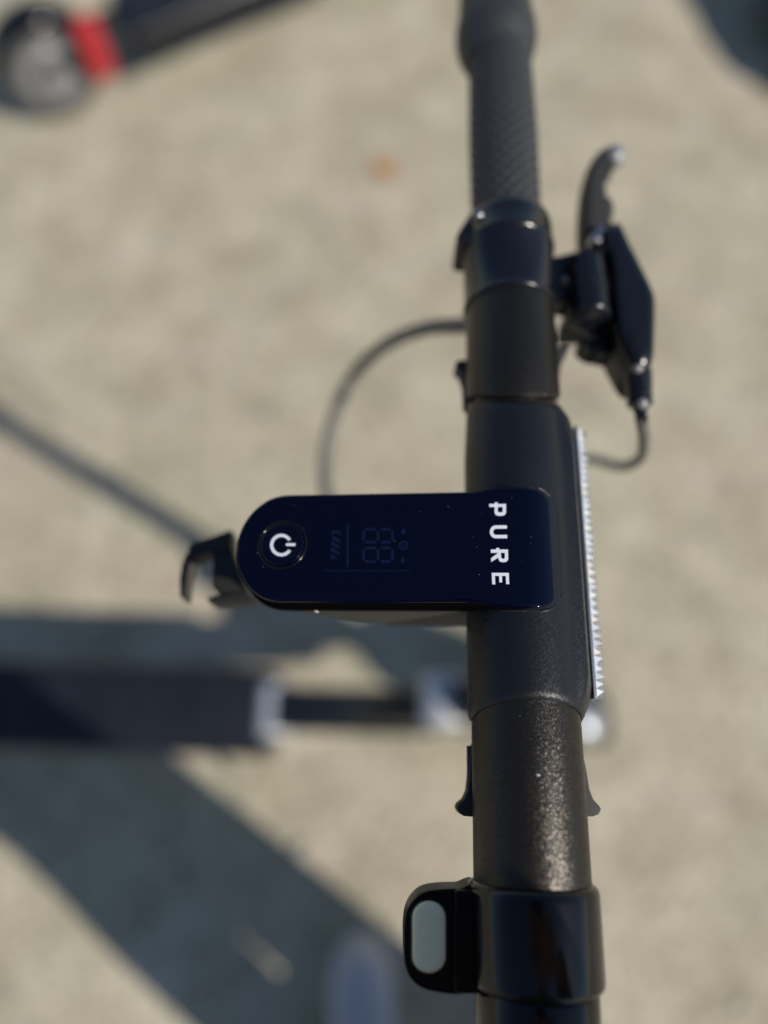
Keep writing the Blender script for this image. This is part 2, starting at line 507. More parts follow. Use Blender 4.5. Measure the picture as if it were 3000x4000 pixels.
def prt(name, polys, material, parent=unit, lift=0.06*mm):
    bm = bmesh.new(); print_poly(bm, polys, lift)
    r = bmesh.ops.extrude_face_region(bm, geom=bm.faces[:])
    for v in [g for g in r['geom'] if isinstance(g, bmesh.types.BMVert)]: v.co.z -= 0.05*mm
    return finish(bm, name, material, parent, smooth=False)
def strip(outer, inner):
    return [[outer[i], outer[i+1], inner[i+1], inner[i]] for i in range(len(outer) - 1)]
def arc(cx, cy, rx, ry, a0, a1, n=8):
    return [(cx + rx * math.cos(math.radians(a0 + (a1 - a0) * i / n)), cy + ry * math.sin(math.radians(a0 + (a1 - a0) * i / n))) for i in range(n + 1)]
def c2(polys, s=0.3918, ox=1750, oy=1850):
    return [[(ox + x * s, oy + y * s) for (x, y) in p] for p in polys]
# the four letters of the name, reading towards the rider
Pl = [[(411, 303), (578, 303), (578, 333), (411, 333)], [(466, 288), (495, 288), (495, 303), (466, 303)]]
Pl += strip([(578, 333), (578, 384)] + arc(538, 384, 40, 37, 0, 90) + arc(505, 384, 40, 37, 90, 180)[0:] + [(465, 333)],
            [(546, 333), (546, 372)] + arc(534, 372, 12, 15, 0, 90) + arc(508, 372, 12, 15, 90, 180)[0:] + [(496, 333)])
prt('letter', c2(Pl), M['print'])
Ul = strip([(587, 516), (475, 517)] + arc(475, 581, 58, 64, 270, 90, 14) + [(590, 645)],
           [(587, 548), (480, 550)] + arc(480, 581, 30, 31, 270, 90, 14) + [(590, 612)])
prt('letter', c2(Ul), M['print'])
Rl = [[(427, 757), (598, 757), (598, 790), (427, 790)], [(481, 742), (511, 742), (511, 757), (481, 757)]]
Rl += strip([(598, 790), (600, 845)] + arc(562, 845, 38, 38, 0, 90) + arc(540, 845, 38, 38, 90, 150, 5) + [(500, 840), (494, 790)],
            [(566, 790), (567, 836)] + arc(555, 836, 12, 14, 0, 90) + arc(545, 836, 12, 14, 90, 150, 5) + [(531, 838), (526, 790)])
Rl += [[(494, 796), (500, 838), (430, 881), (430, 843)]]
prt('letter', c2(Rl), M['print'])
El = [[(436, 990), (606, 990), (607, 1020), (437, 1020)], [(576, 1020), (607, 1020), (610, 1102), (580, 1102)],
      [(509, 1020), (538, 1020), (540, 1085), (512, 1085)], [(437, 1020), (468, 1020), (471, 1105), (441, 1105)]]
prt('letter', c2(El), M['print'])

# faint unlit display segments
def c1(polys): return c2(polys, 0.4822, 850, 1850)
def rect(x0, y0_, x1, y1_): return [(x0, y0_), (x1, y0_), (x1, y1_), (x0, y1_)]
def hseg(x0, x1, y, w=11): return [(x0, y), (x0 + w, y - w), (x1 - w, y - w), (x1, y), (x1 - w, y + w), (x0 + w, y + w)]
def vseg(x, y0_, y1_, w=11): return [(x, y0_), (x + w, y0_ + w), (x + w, y1_ - w), (x, y1_), (x - w, y1_ - w), (x - w, y0_ + w)]
bat = [[(925, 497), (925, 470), (940, 462), (997, 462), (995, 500), (960, 480)], [(925, 510), (935, 505), (995, 535), (993, 565), (925, 530)],
       [(920, 550), (930, 545), (992, 590), (990, 615), (918, 575)], [(918, 600), (925, 597), (990, 640), (988, 665), (915, 625)], [(915, 648), (980, 690), (915, 692)]]
for p in bat: prt('battery_bar', c1([p]), M['lcd'])
prt('divider_line', c1([rect(1045, 415, 1062, 755)]), M['lcd'])
prt('base_line', c1([rect(870, 783, 1560, 791)]), M['lcd'])
for (ya, yb) in ((452, 556), (603, 712)):
    for y in (ya, yb):
        for (xa, xb) in ((1192, 1287), (1316, 1404)):
            prt('digit_segment', c1([hseg(xa, xb, y)]), M['lcd'])
    for x in (1183, 1299, 1416):
        prt('digit_segment', c1([vseg(x, ya + 6, yb - 6)]), M['lcd'])
prt('arrow_mark', c1([[(1505, 432), (1528, 470), (1512, 492), (1500, 492), (1482, 470)]]), M['lcd'])
prt('arrow_mark', c1([[(1500, 735), (1520, 705), (1508, 675), (1494, 675), (1480, 705)]]), M['lcd'])
prt('mode_mark', c1(strip(arc(1505, 582, 40, 38, 0, 360, 24), arc(1505, 582, 24, 23, 0, 360, 24))), M['lcd'])
prt('mode_letter', c1([[(1492, 598), (1500, 598), (1509, 566), (1501, 566)], [(1509, 566), (1501, 566), (1513, 598), (1521, 598)]][:1] + [[(1510, 570), (1520, 598), (1512, 598), (1506, 582)]]), M['lcd'], lift=.07*mm)

# power button
bc = zt(1103, 2128)
tilt = Matrix.Rotation(-math.atan(SLOPE), 3, 'Y')
bm = bmesh.new()
RB = 7.75 * mm
prof = [(0.0, 0.24), (3.2, 0.26), (4.4, 0.34), (5.2, 0.58), (6.0, 0.86), (6.7, 0.92), (7.15, 0.78), (7.45, 0.42), (7.55, -0.1), (7.60, -0.35)]
SB_ = 72
vr = []
for (r, z) in prof:
    if r == 0: vr.append([bm.verts.new(bc + tilt @ Vector((0, 0, z*mm)))]); continue
    vr.append([bm.verts.new(bc + tilt @ Vector((r*mm*math.cos(2*math.pi*i/SB_), r*mm*math.sin(2*math.pi*i/SB_), z*mm))) for i in range(SB_)])
for i in range(SB_):
    j = (i+1) % SB_
    bm.faces.new((vr[0][0], vr[1][i], vr[1][j]))
    for a, b in zip(vr[1:], vr[2:]): bm.faces.new((a[i], b[i], b[j], a[j]))
btn = finish(bm, 'power_button', M['glass'], unit, angle=60)
bm = bmesh.new()                                      # thin raised ring round the button
rr = []
for (r, z) in ((7.75, 0.02), (7.85, 0.30), (8.1, 0.36), (8.35, 0.30), (8.5, 0.02)):
    rr.append([bm.verts.new(bc + tilt @ Vector((r*mm*math.cos(2*math.pi*i/SB_), r*mm*math.sin(2*math.pi*i/SB_), z*mm))) for i in range(SB_)])
for i in range(SB_):
    j = (i+1) % SB_
    for a, b in zip(rr, rr[1:]): bm.faces.new((a[i], b[i], b[j], a[j]))
finish(bm, 'button_ring', M['gloss'], unit, angle=80)
ic = strip(arc(518, 582, 91, 91, 30, 330, 40), arc(518, 582, 66, 66, 30, 330, 40))
ic += [[(552, 577), (557, 569), (566, 567), (628, 567), (638, 570), (642, 578), (638, 586), (628, 589), (566, 589), (557, 586)]]
tipa = [(518 + 78.5*math.cos(math.radians(a)), 582 + 78.5*math.sin(math.radians(a))) for a in (30, 330)]
ic += [arc(tipa[0][0], tipa[0][1], 12.5, 12.5, 30, 210, 8), arc(tipa[1][0], tipa[1][1], 12.5, 12.5, -30, -210, 8)]
prt('power_symbol', c1(ic), M['print'], parent=unit, lift=0.40*mm)

# bracket below the display, tapering towards the stem
def outline(sh, x0_, x1_):
    pts = []
    xs_ = [x0_ + (x1_ - x0_) * (1 - math.cos(math.pi * i / 28)) / 2 for i in range(29)]
    for x in xs_:
        t = max(0, 1 - (x - x0_) / (15*mm)); pts.append((x, YC + sh * math.sqrt(max(0, 1 - t*t))))
    for x in xs_[::-1]:
        t = max(0, 1 - (x - x0_) / (15*mm)); pts.append((x, YC - sh * math.sqrt(max(0, 1 - t*t))))
    return pts
bm = bmesh.new()
lv = [(outline(18.8*mm, -94*mm, 6*mm), 13.4*mm), (outline(19.1*mm, -93*mm, 6*mm), 14.2*mm), (outline(19.1*mm, -92*mm, 6*mm), 15.0*mm), (outline(19.0*mm, -74*mm, 6*mm), 29*mm), (outline(18.8*mm, -58*mm, 6*mm), 41*mm), (outline(13*mm, -52*mm, 6*mm), 45*mm)]
rg = [[bm.verts.new((p[0], p[1], ztop(min(p[0], 0)) - d)) for p in pts] for pts, d in lv]
n_ = len(rg[0])
for a, b in zip(rg, rg[1:]):
    for i in range(n_):
        j = (i+1) % n_
        if (a[i].co - a[j].co).length > 1e-7 or (b[i].co - b[j].co).length > 1e-7: bm.faces.new((a[i], a[j], b[j], b[i]))
bm.faces.new(rg[0]); bm.faces.new(rg[-1][::-1])
finish(bm, 'display_bracket', M['matte'], ROOT, angle=40)

# folding hook: an open steel loop under the rounded end of the display
hz = -30 * mm
def hp(*pts, dz=hz): return [L(x, y, dz).xy for (x, y) in pts]
bm = bmesh.new()
prism(bm, hp((905, 2066), (820, 2095), (745, 2120), (727, 2150), (735, 2178), (760, 2180), (800, 2160), (905, 2150)), AX + hz - 12*mm, AX + hz)
hook = finish(bm, 'folding_hook', M['hook'], ROOT, bevel=1.0*mm)
bm = bmesh.new()
prism(bm, hp((727, 2160), (712, 2200), (703, 2260), (705, 2335), (722, 2338), (731, 2260), (744, 2185)), AX + hz - 10*mm, AX + hz + 1*mm)
finish(bm, 'hook_tongue', M['perch'], hook, bevel=1.2*mm)
bm = bmesh.new()
prism(bm, hp((830, 2150), (905, 2140), (960, 2300), (840, 2312), (823, 2290), (828, 2200)), AX + hz - 9*mm, AX + hz - 1*mm)
finish(bm, 'hook_block', M['hook'], hook, bevel=1.0*mm)
bm = bmesh.new()
prism(bm, hp((805, 2330), (930, 2300), (1000, 2335), (960, 2345), (830, 2356), (805, 2345)), AX + hz - 12*mm, AX + hz - 2*mm)
finish(bm, 'hook_arm', M['hook'], hook, bevel=1.0*mm)
bm = bmesh.new()
box(bm, (-72*mm, YC, AX - 20*mm), (44*mm, 22*mm, 12*mm)); finish(bm, 'hook_mount', M['hook'], hook, bevel=2*mm)

# ------------------------------------------------------------------ brake side (far end of the bar)
bm = bmesh.new()
lathe_y(bm, [(99.2*mm, 16.5*mm), (99.4*mm, 17.9*mm), (100.0*mm, 18.45*mm), (100.9*mm, 18.5*mm), (101.5*mm, 18.1*mm), (102*mm, 18.0*mm), (126.8*mm, 18.2*mm), (127.2*mm, 18.6*mm), (127.8*mm, 18.95*mm), (128.6*mm, 19.0*mm),
             (129.2*mm, 18.7*mm), (138*mm, 18.4*mm), (140.5*mm, 18.0*mm), (142.3*mm, 16.6*mm), (142.8*mm, 14*mm)])
perch = finish(bm, 'brake_clamp', M['perch'], ROOT, angle=45)
bm = bmesh.new()                                      # pinch lug with its bolts
prism(bm, smooth2d([(-11*mm, 141*mm), (-16*mm, 139*mm), (-20*mm, 133*mm), (-22*mm, 127.5*mm), (-19*mm, 125.5*mm), (-12*mm, 127*mm), (-8*mm, 134*mm)], 5), AX - 10*mm, AX + 9.5*mm)
lug = finish(bm, 'clamp_lug', M['perch'], perch, bevel=1.6*mm)
for (x, y) in ((-13.0*mm, 135.5*mm), (-8.6*mm, 132.5*mm)):
    bm = bmesh.new(); cyl(bm, (x, y, AX + 9*mm), (x - .4*mm, y, AX + 14.6*mm), 2.0*mm, 1.7*mm, 18)
    finish(bm, 'bolt', M['steel'], perch, bevel=.4*mm)

def grip(name, ya, yb, R0, sgn, parent, flange=True):
    bm = bmesh.new()
    n, ns = 300, 176
    def rad(t, i):
        y = ya + (yb - ya) * t
        u, v = (y - ya) / (6.4*mm), i / ns * 16
        d = min(abs(((u + v) % 1) - .5), abs(((u - v) % 1) - .5))      # crossed grooves leave small raised diamonds
        h = max(0.0, min(1.0, (d - .06) / .16))
        fade = min(1, t / .02) * min(1, (1 - t) / .05)
        return R0 - 0.65*mm * fade + 0.65*mm * h * fade + 0.5*mm * math.sin(math.pi * t) ** 2
    rings = []
    for k in range(n + 1):
        t = k / n
        rings.append([bm.verts.new((math.cos(2*math.pi*i/ns) * rad(t, i), ya + (yb - ya) * t, AX + math.sin(2*math.pi*i/ns) * rad(t, i))) for i in range(ns)])
    for a, b in zip(rings, rings[1:]):
        for i in range(ns):
            j = (i+1) % ns; bm.faces.new((a[i], a[j], b[j], b[i]))
    bm.faces.new(rings[0][::-1]); bm.faces.new(rings[-1])
    return finish(bm, name, M['grip'], parent, angle=60)
g1 = grip('grip', 141*mm, 236*mm, 14.6*mm, 1, ROOT)
bm = bmesh.new()
lathe_y(bm, [(234*mm, 14.3*mm), (236*mm, 14.9*mm), (240*mm, 16.6*mm), (244*mm, 18.2*mm), (249*mm, 18.9*mm), (256*mm, 18.6*mm), (259*mm, 17.6*mm), (261*mm, 16.9*mm), (262*mm, 17.3*mm), (265*mm, 17.4*mm), (267*mm, 16.8*mm),
             (268*mm, 16.6*mm), (292*mm, 16.2*mm), (296*mm, 14*mm), (297*mm, 8*mm)], cx=-1.4*mm)
finish(bm, 'grip_end', M['grip'], g1, angle=50)
bm = bmesh.new()
lathe_y(bm, [(267.5*mm, 16.0*mm), (269*mm, 16.9*mm), (270*mm, 17*mm), (289*mm, 16.7*mm), (290*mm, 16*mm)], cx=-1.4*mm)
finish(bm, 'end_cap', M['gloss'], g1, angle=50)

# brake lever with its housing, barrel and screws
def lp(pts, dz): return [L(x, y, dz).xy for (x, y) in pts]
bm = bmesh.new()                                      # neck from clamp to barrel
prism(bm, lp([(2120, 1000), (2190, 992), (2250, 975), (2300, 950), (2360, 1000), (2360, 1120), (2210, 1180), (2120, 1130)], -4*mm), AX - 16*mm, AX - 4*mm)
arm = finish(bm, 'brake_lever', M['perch'], ROOT, bevel=2*mm)
ba, bb = L(2302, 985, 4*mm), L(2302, 1200, 4*mm)
bm = bmesh.new()
lathe_y(bm, [(bb.y - 1.2*mm, 6.6*mm), (bb.y - .6*mm, 8.4*mm), (bb.y + .2*mm, 8.9*mm), (bb.y + 1.4*mm, 8.7*mm), (bb.y + 8*mm, 8.5*mm), (bb.y + 12.2*mm, 8.5*mm), (bb.y + 12.5*mm, 9.0*mm), (bb.y + 13.6*mm, 9.0*mm), (bb.y + 14*mm, 8.4*mm), (ba.y, 8.0*mm), (ba.y + 2*mm, 6*mm)],
        cx=ba.x, cz=AX - 3.5*mm, seg=48)
finish(bm, 'barrel', M['perch'], arm, angle=40)
bm = bmesh.new()                                      # lower body, seen end-on below the barrel
prism(bm, lp([(2212, 1190), (2395, 1190), (2400, 1240), (2400, 1262), (2206, 1262)], -12*mm), AX - 30*mm, AX - 5*mm)
finish(bm, 'switch_body', M['matte'], arm, bevel=3*mm, seg=4)
for (x, y) in ((2312, 1222), (2290, 1248)):
    p = L(x, y, -12*mm)
    bm = bmesh.new(); cyl(bm, (p.x, bb.y - 4*mm, p.z), (p.x, bb.y + 3*mm, p.z), 1.1*mm, seg=14)
    finish(bm, 'screw', M['steel'], arm, bevel=.3*mm)
bm = bmesh.new()                                      # lever housing, running down to the cable end
dome(bm, smooth2d(lp([(2400, 880), (2440, 960), (2490, 1060), (2543, 1175), (2550, 1250), (2547, 1360), (2538, 1450), (2480, 1480), (2425, 1400), (2395, 1330), (2380, 1200), (2370, 1050), (2350, 960), (2360, 900)], -6*mm), 4), AX - 22*mm, AX + 1*mm)
finish(bm, 'lever_housing', M['perch'], arm, angle=60)
bm = bmesh.new()
prism(bm, smooth2d(lp([(2260, 1330), (2330, 1300), (2400, 1320), (2450, 1400), (2490, 1470), (2500, 1520), (2455, 1500), (2420, 1420), (2370, 1395), (2290, 1375)], -14*mm), 4), AX - 22*mm, AX - 12*mm)
finish(bm, 'lever_pivot', M['perch'], arm, bevel=2*mm)
bm = bmesh.new()
c0, c1_, c2_ = L(2490, 1450, -9*mm), L(2498, 1575, -10*mm), L(2506, 1640, -11*mm)
sweep(bm, catmull([c0, (c0 + c1_) / 2, c1_, c2_], 10), lambda t: (5.2 - 1.0 * t - (2.0 if t > .72 else 0) + .5 * (math.sin(t * 40) > 0)) * mm, 24)
finish(bm, 'cable_adjuster', M['perch'], arm, angle=30)
bl = [(2282, 930), (2277, 800), (2288, 690), (2306, 630), (2345, 580), (2380, 567), (2408, 580), (2410, 625), (2392, 648), (2362, 655), (2356, 690), (2364, 760), (2368, 805), (2398, 822), (2396, 842), (2375, 862), (2372, 900), (2392, 950), (2330, 990)]
bm = bmesh.new(); dome(bm, smooth2d(lp(bl, -8*mm), 4), AX - 19*mm, AX - 6*mm)
finish(bm, 'lever_blade', M['matte'], arm, angle=60)
bm = bmesh.new(); p = L(2386, 610, -8*mm); bmesh.ops.create_uvsphere(bm, u_segments=24, v_segments=16, radius=5.2*mm, matrix=Matrix.Translation((p.x + 1.5*mm, p.y, p.z - .5*mm)))
finish(bm, 'lever_knob', M['rim'], arm)  # ball coloured light grey to carry its sun reflection
for (x, y, r) in ((2330, 925, 2.6), (2362, 975, 3.2), (2350, 895, 2.0)):
    p = L(x, y, -3*mm)
    bm = bmesh.new(); cyl(bm, (p.x, p.y, p.z - 6*mm), (p.x, p.y, p.z + .5*mm), r*mm, r*.9*mm, 20)
    finish(bm, 'screw', M['steel'] if r < 3 else M['hook'], arm, bevel=.5*mm)
for (x, y) in ((2425, 1275), (2495, 1430), (2512, 1570), (2212, 1092)):  # grey beads added as the bright glints on the lever
    p = L(x, y, -2*mm)
    bm = bmesh.new(); bmesh.ops.create_uvsphere(bm, u_segments=18, v_segments=12, radius=2.2*mm, matrix=Matrix.Translation((p.x, p.y, p.z - 1.2*mm)))
    finish(bm, 'glint_bead', M['rim'], arm)

# ------------------------------------------------------------------ throttle side (near end of the bar)
bm = bmesh.new()
lathe_y(bm, [(-103.6*mm, 17.7*mm), (-103.9*mm, 18.4*mm), (-104.6*mm, 19.2*mm), (-105.6*mm, 19.6*mm), (-107*mm, 19.7*mm), (-128.5*mm, 19.7*mm), (-129.8*mm, 19.3*mm), (-130.6*mm, 18.3*mm), (-130.8*mm, 17.4*mm)])
thr = finish(bm, 'throttle_clamp', M['gloss'], ROOT, angle=45)
lob = [(1880, 3478), (1790, 3472), (1700, 3476), (1640, 3494), (1596, 3545), (1579, 3610), (1577, 3700), (1581, 3770), (1604, 3825), (1650, 3862), (1720, 3880), (1800, 3886), (1850, 3868), (1890, 3830)]
bm = bmesh.new(); prism(bm, smooth2d(lp(lob, 3*mm), 5), AX - 11*mm, AX + 3*mm)
lobe = finish(bm, 'throttle_pod', M['pod'], thr, bevel=1.3*mm, seg=4)
lob2 = [(1900, 3478), (1775, 3478), (1772, 3600), (1772, 3780), (1776, 3880), (1830, 3886), (1900, 3880)]
bm = bmesh.new(); prism(bm, lp(lob2, 5*mm), AX - 8*mm, AX + 5.2*mm)
finish(bm, 'pod_step', M['pod'], thr, bevel=1.2*mm, seg=4)
def pill(cx, cy, hw, hh, n=14):
    return arc(cx, cy - (hh - hw), hw, hw, 180, 360, n) + arc(cx, cy + (hh - hw), hw, hw, 0, 180, n)
bm = bmesh.new()
for r0, z_ in ((70, 3.02), (72, 3.3), (66, 3.35), (64.5, 2.6)):
    pass
prism(bm, lp(pill(1675, 3660, 72, 148), 3.2*mm), AX + 2*mm, AX + 3.35*mm)
finish(bm, 'button_surround', M['perch'], thr, bevel=.25*mm)
bm = bmesh.new()
rings_ = []
for hw, hh, z_ in ((64.5, 140, 3.0), (64.5, 140, 4.0), (62.5, 138, 4.5), (58, 133.5, 4.75), (40, 115, 5.0), (15, 90, 5.1)):
    rings_.append([bm.verts.new((p.x, p.y, AX + z_*mm)) for p in lp(pill(1676, 3660, hw, hh), 4*mm)])
for a, b in zip(rings_, rings_[1:]):
    for i in range(len(a)):
        j = (i+1) % len(a); bm.faces.new((a[i], a[j], b[j], b[i]))
bm.faces.new(rings_[-1]); bm.faces.new(rings_[0][::-1])
pb = finish(bm, 'throttle_button', M['pill'], thr, angle=50)
bm = bmesh.new()
for (x, y) in ((1672, 3625), (1676, 3660), (1668, 3690), (1660, 3640), (1680, 3715), (1664, 3720)):
    p = L(x, y, 5.1*mm); bmesh.ops.create_uvsphere(bm, u_segments=10, v_segments=6, radius=.42*mm, matrix=Matrix.Translation((p.x, p.y, AX + 4.95*mm)))
finish(bm, 'button_dots', M['pill'], pb)
g2 = grip('grip', -240*mm, -133.5*mm, 16.9*mm, -1, ROOT)
bm = bmesh.new()
lathe_y(bm, [(-130*mm, 16*mm), (-131*mm, 17.5*mm), (-131.8*mm, 17.8*mm), (-149*mm, 17.6*mm), (-150*mm, 17.2*mm), (-150.3*mm, 16*mm)])
finish(bm, 'grip_collar', M['gloss'], g2, angle=45)

# ------------------------------------------------------------------ cable clips clinging to the tubes
def clip(pl, pr, ym, R):
    bm = bmesh.new()
    ring = []
    for k in range(25):
        a = math.radians(200 + 140 * k / 24)
        for r in (R + .2*mm, R + 2.2*mm):
            ring.append((math.cos(a) * r, AX + math.sin(a) * r))
    for k in range(24):
        i0, o0, i1, o1 = ring[2*k], ring[2*k+1], ring[2*k+2], ring[2*k+3]
        for (ya, yb, s) in ((ym - 7*mm, ym + 7*mm, 1),):
            q = [[bm.verts.new((p[0], y, p[1])) for p in (i0, o0, o1, i1)] for y in (ya, yb)]
            bm.faces.new(q[0][::-1]); bm.faces.new(q[1])
            bm.faces.new((q[0][1], q[0][2], q[1][2], q[1][1])); bm.faces.new((q[0][0], q[1][0], q[1][3], q[0][3]))
            if k == 0: bm.faces.new((q[0][0], q[0][1], q[1][1], q[1][0]))
            if k == 23: bm.faces.new((q[0][2], q[0][3], q[1][3], q[1][2]))
    c = finish(bm, 'cable_clip', M['matte'], ROOT, angle=40)
    for pts in (pl, pr):
        bm = bmesh.new(); prism(bm, lp(pts, -5*mm), AX - 13*mm, AX - 5*mm)
        finish(bm, 'clip_prong', M['matte'], c, bevel=.6*mm)
clip([(1850, 2900), (1836, 2960), (1832, 3040), (1826, 3090), (1812, 3122), (1790, 3140), (1783, 3156), (1792, 3176), (1812, 3188), (1856, 3192)],
     [(2250, 2890), (2268, 2900), (2290, 3000), (2304, 3085), (2318, 3122), (2342, 3148), (2350, 3162), (2340, 3182), (2316, 3190), (2280, 3190), (2265, 3100)], -72*mm, 17.5*mm)
clip([(1835, 1405), (1800, 1404), (1780, 1412), (1778, 1430), (1796, 1444), (1810, 1480), (1816, 1540), (1835, 1545)],
     [(2150, 1380), (2180, 1352), (2205, 1345), (2228, 1350), (2212, 1385), (2194, 1410), (2186, 1480), (2178, 1540), (2150, 1545)], 66*mm, 17.5*mm)

# ------------------------------------------------------------------ cables
def cable(name, pts, r, n=12):
    bm = bmesh.new(); sweep(bm, catmull(pts, n), r, 14)
    return finish(bm, name, M['cable'], ROOT)
cable('brake_cable', [c2_, L(2516, 1720, -30*mm), L(2500, 1790, -60*mm), L(2430, 1822, -90*mm), L(2340, 1800, -115*mm), L(2240, 1790, -135*mm), L(2140, 1850, -155*mm), L(2060, 2000, -180*mm), L(2040, 2200, -240*mm)], 2.4*mm)
cable('motor_cable', [L(1900, 1262, -26*mm), L(1800, 1272, -45*mm), L(1660, 1285, -75*mm), L(1500, 1350, -115*mm), L(1370, 1480, -150*mm), L(1295, 1660, -170*mm), L(1268, 1830, -180*mm), L(1290, 1960, -180*mm), L(1400, 2080, -180*mm), L(1600, 2160, -185*mm), L(1850, 2230, -190*mm)], 3.7*mm)

# ------------------------------------------------------------------ stem, neck, deck and wheels
def stem_parts(root):
    bm = bmesh.new(); sweep(bm, catmull([(2*mm, 0, .985), (30*mm, 0, .78), (70*mm, 0, .50), (100*mm, 0, .29)], 8), lambda t: (19 + 5*t)*mm, 32)
    finish(bm, 'stem', M['frame'], root)
    bm = bmesh.new(); cyl(bm, (22*mm, -30*mm, .398), (22*mm, 27*mm, .398), 27*mm, seg=40)
    finish(bm, 'hinge_barrel', M['glint'], root, bevel=6*mm, seg=4)  # pale colour stands in for the sun streak along the barrel
    bm = bmesh.new(); sweep(bm, [(99*mm, 0, .30), (118*mm, 0, .20)], 27*mm, 32); finish(bm, 'head_tube', M['frame'], root, bevel=3*mm)
    bm = bmesh.new(); box(bm, (-85*mm, -2*mm, .195), (235*mm, 62*mm, 46*mm), Matrix.Rotation(math.radians(-7), 3, 'Y'))
    finish(bm, 'neck', M['frame'], root, bevel=13*mm, seg=5)
    bm = bmesh.new()
    gp = [(-165, 205), (-110, 232), (-60, 275), (-10, 345), (30, 425), (58, 500), (78, 470), (92, 380), (104, 290), (100, 215), (20, 200), (-60, 190)]
    for sy in (-25, 21): bm.faces.new([bm.verts.new((x*mm, sy*mm, z*mm)) for x, z in gp])
    bm.verts.ensure_lookup_table(); n_ = len(gp)
    for i in range(n_): bm.faces.new((bm.verts[i], bm.verts[(i+1) % n_], bm.verts[n_ + (i+1) % n_], bm.verts[n_ + i]))
    finish(bm, 'neck_gusset', M['frame'], root, bevel=9*mm, seg=4)
    bm = bmesh.new(); cyl(bm, (-205*mm, -40*mm, .170), (-205*mm, 36*mm, .170), 27*mm, seg=40)
    finish(bm, 'deck_nose', M['glint'], root, bevel=9*mm, seg=4)  # curved front coloured pale in place of its sun highlight
    bm = bmesh.new(); box(bm, (-490*mm, -5*mm, .150), (570*mm, 124*mm, 70*mm))
    dk = finish(bm, 'deck', M['frame'], root, bevel=14*mm, seg=5)
    bm = bmesh.new(); box(bm, (-490*mm, -5*mm, .1855), (530*mm, 96*mm, 3*mm)); finish(bm, 'deck_mat', M['deckrub'], dk, bevel=1*mm)
    for i in range(11):
        bm = bmesh.new(); box(bm, (-270*mm - i*42*mm, -5*mm, .1876), (18*mm, 84*mm, 2.2*mm)); finish(bm, 'tread_rib', M['deckrub'], dk, bevel=.8*mm)
    bm = bmesh.new(); cyl(bm, (-305*mm, -58*mm, .10), (-292*mm, -92*mm, .012), 8*mm, 7*mm, 20)
    ks = finish(bm, 'kickstand', M['satin'], root, bevel=2*mm)
    for x in (172*mm, -840*mm):
        wheel(root, x, 0.108)
    # front mudguard, an arched shell over the front wheel
    fender(root, 172*mm, 12, 122, True); fender(root, -840*mm, 60, 178, False)
    for s in (-1, 1):
        bm = bmesh.new(); sweep(bm, [(118*mm, s*34*mm, .205), (150*mm, s*37*mm, .15), (172*mm, s*37*mm, .108)], 8*mm, 16); finish(bm, 'fork_leg', M['frame'], root)
        bm = bmesh.new(); box(bm, (-800*mm, s*38*mm, .112), (110*mm, 8*mm, 26*mm)); finish(bm, 'rear_arm', M['frame'], root, bevel=3*mm)
def wheel(root, x, R):
    bm = bmesh.new()
    prof = [(-22, 70), (-25, 84), (-24, 97), (-18, 105), (-8, 108), (8, 108), (18, 105), (24, 97), (25, 84), (22, 70), (-22, 70)]
    lathe_y(bm, [(y*mm, r*mm) for y, r in prof], cx=x, cz=R, seg=64, cap=False)
    w = finish(bm, 'wheel', M['tyre'], root, angle=50)
    bm = bmesh.new(); lathe_y(bm, [(-21*mm, 10*mm), (-21*mm, 34*mm), (-14*mm, 40*mm), (-14*mm, 60*mm), (-20*mm, 70.5*mm), (20*mm, 70.5*mm), (14*mm, 60*mm), (14*mm, 40*mm), (21*mm, 34*mm), (21*mm, 10*mm)], cx=x, cz=R, seg=48)
    finish(bm, 'rim', M['rim'], w, angle=40)
    bm = bmesh.new(); cyl(bm, (x, -42*mm, R), (x, 42*mm, R), 12*mm, seg=24); finish(bm, 'axle_cap', M['rim'], w, bevel=2*mm)
def fender(root, x, a0, a1, front):
    bm = bmesh.new()
    n = 28
    prof = [(-42, 108), (-40, 115), (-30, 121), (-12, 124), (0, 125), (12, 124), (30, 121), (40, 115), (42, 108)]
    inn = [(y * .93, r - 3) for y, r in prof]
    rows = []
    for k in range(n + 1):
        a = math.radians(a0 + (a1 - a0) * k / n)
        tip = 1 - .25 * max(0, 1 - min(k, n - k) / 4) ** 2
        rows.append([bm.verts.new((x + math.cos(a) * r*mm, y*mm * tip, .108 + math.sin(a) * r*mm)) for (y, r) in prof + inn[::-1]])
    m_ = len(rows[0])
    for a, b in zip(rows, rows[1:]):
        for i in range(m_):
            j = (i+1) % m_; bm.faces.new((a[i], a[j], b[j], b[i]))
    bm.faces.new(rows[0]); bm.faces.new(rows[-1][::-1])
    return finish(bm, 'mudguard', M['gloss'], root, angle=45)
stem_parts(ROOT)
bm = bmesh.new(); bmesh.ops.create_uvsphere(bm, u_segments=32, v_segments=20, radius=1, matrix=Matrix.Translation((238*mm, -6*mm, .208)) @ Matrix.Rotation(math.radians(35), 4, 'Y') @ Matrix.Diagonal((.030, .031, .016, 1))); finish(bm, 'mudguard_glint', M['satin'], ROOT)  # bright dome added as the sun glint on the mudguard
bm = bmesh.new(); box(bm, (-972*mm, 0, .16), (14*mm, 40*mm, 22*mm)); finish(bm, 'tail_lamp', M['red'], ROOT, bevel=4*mm)

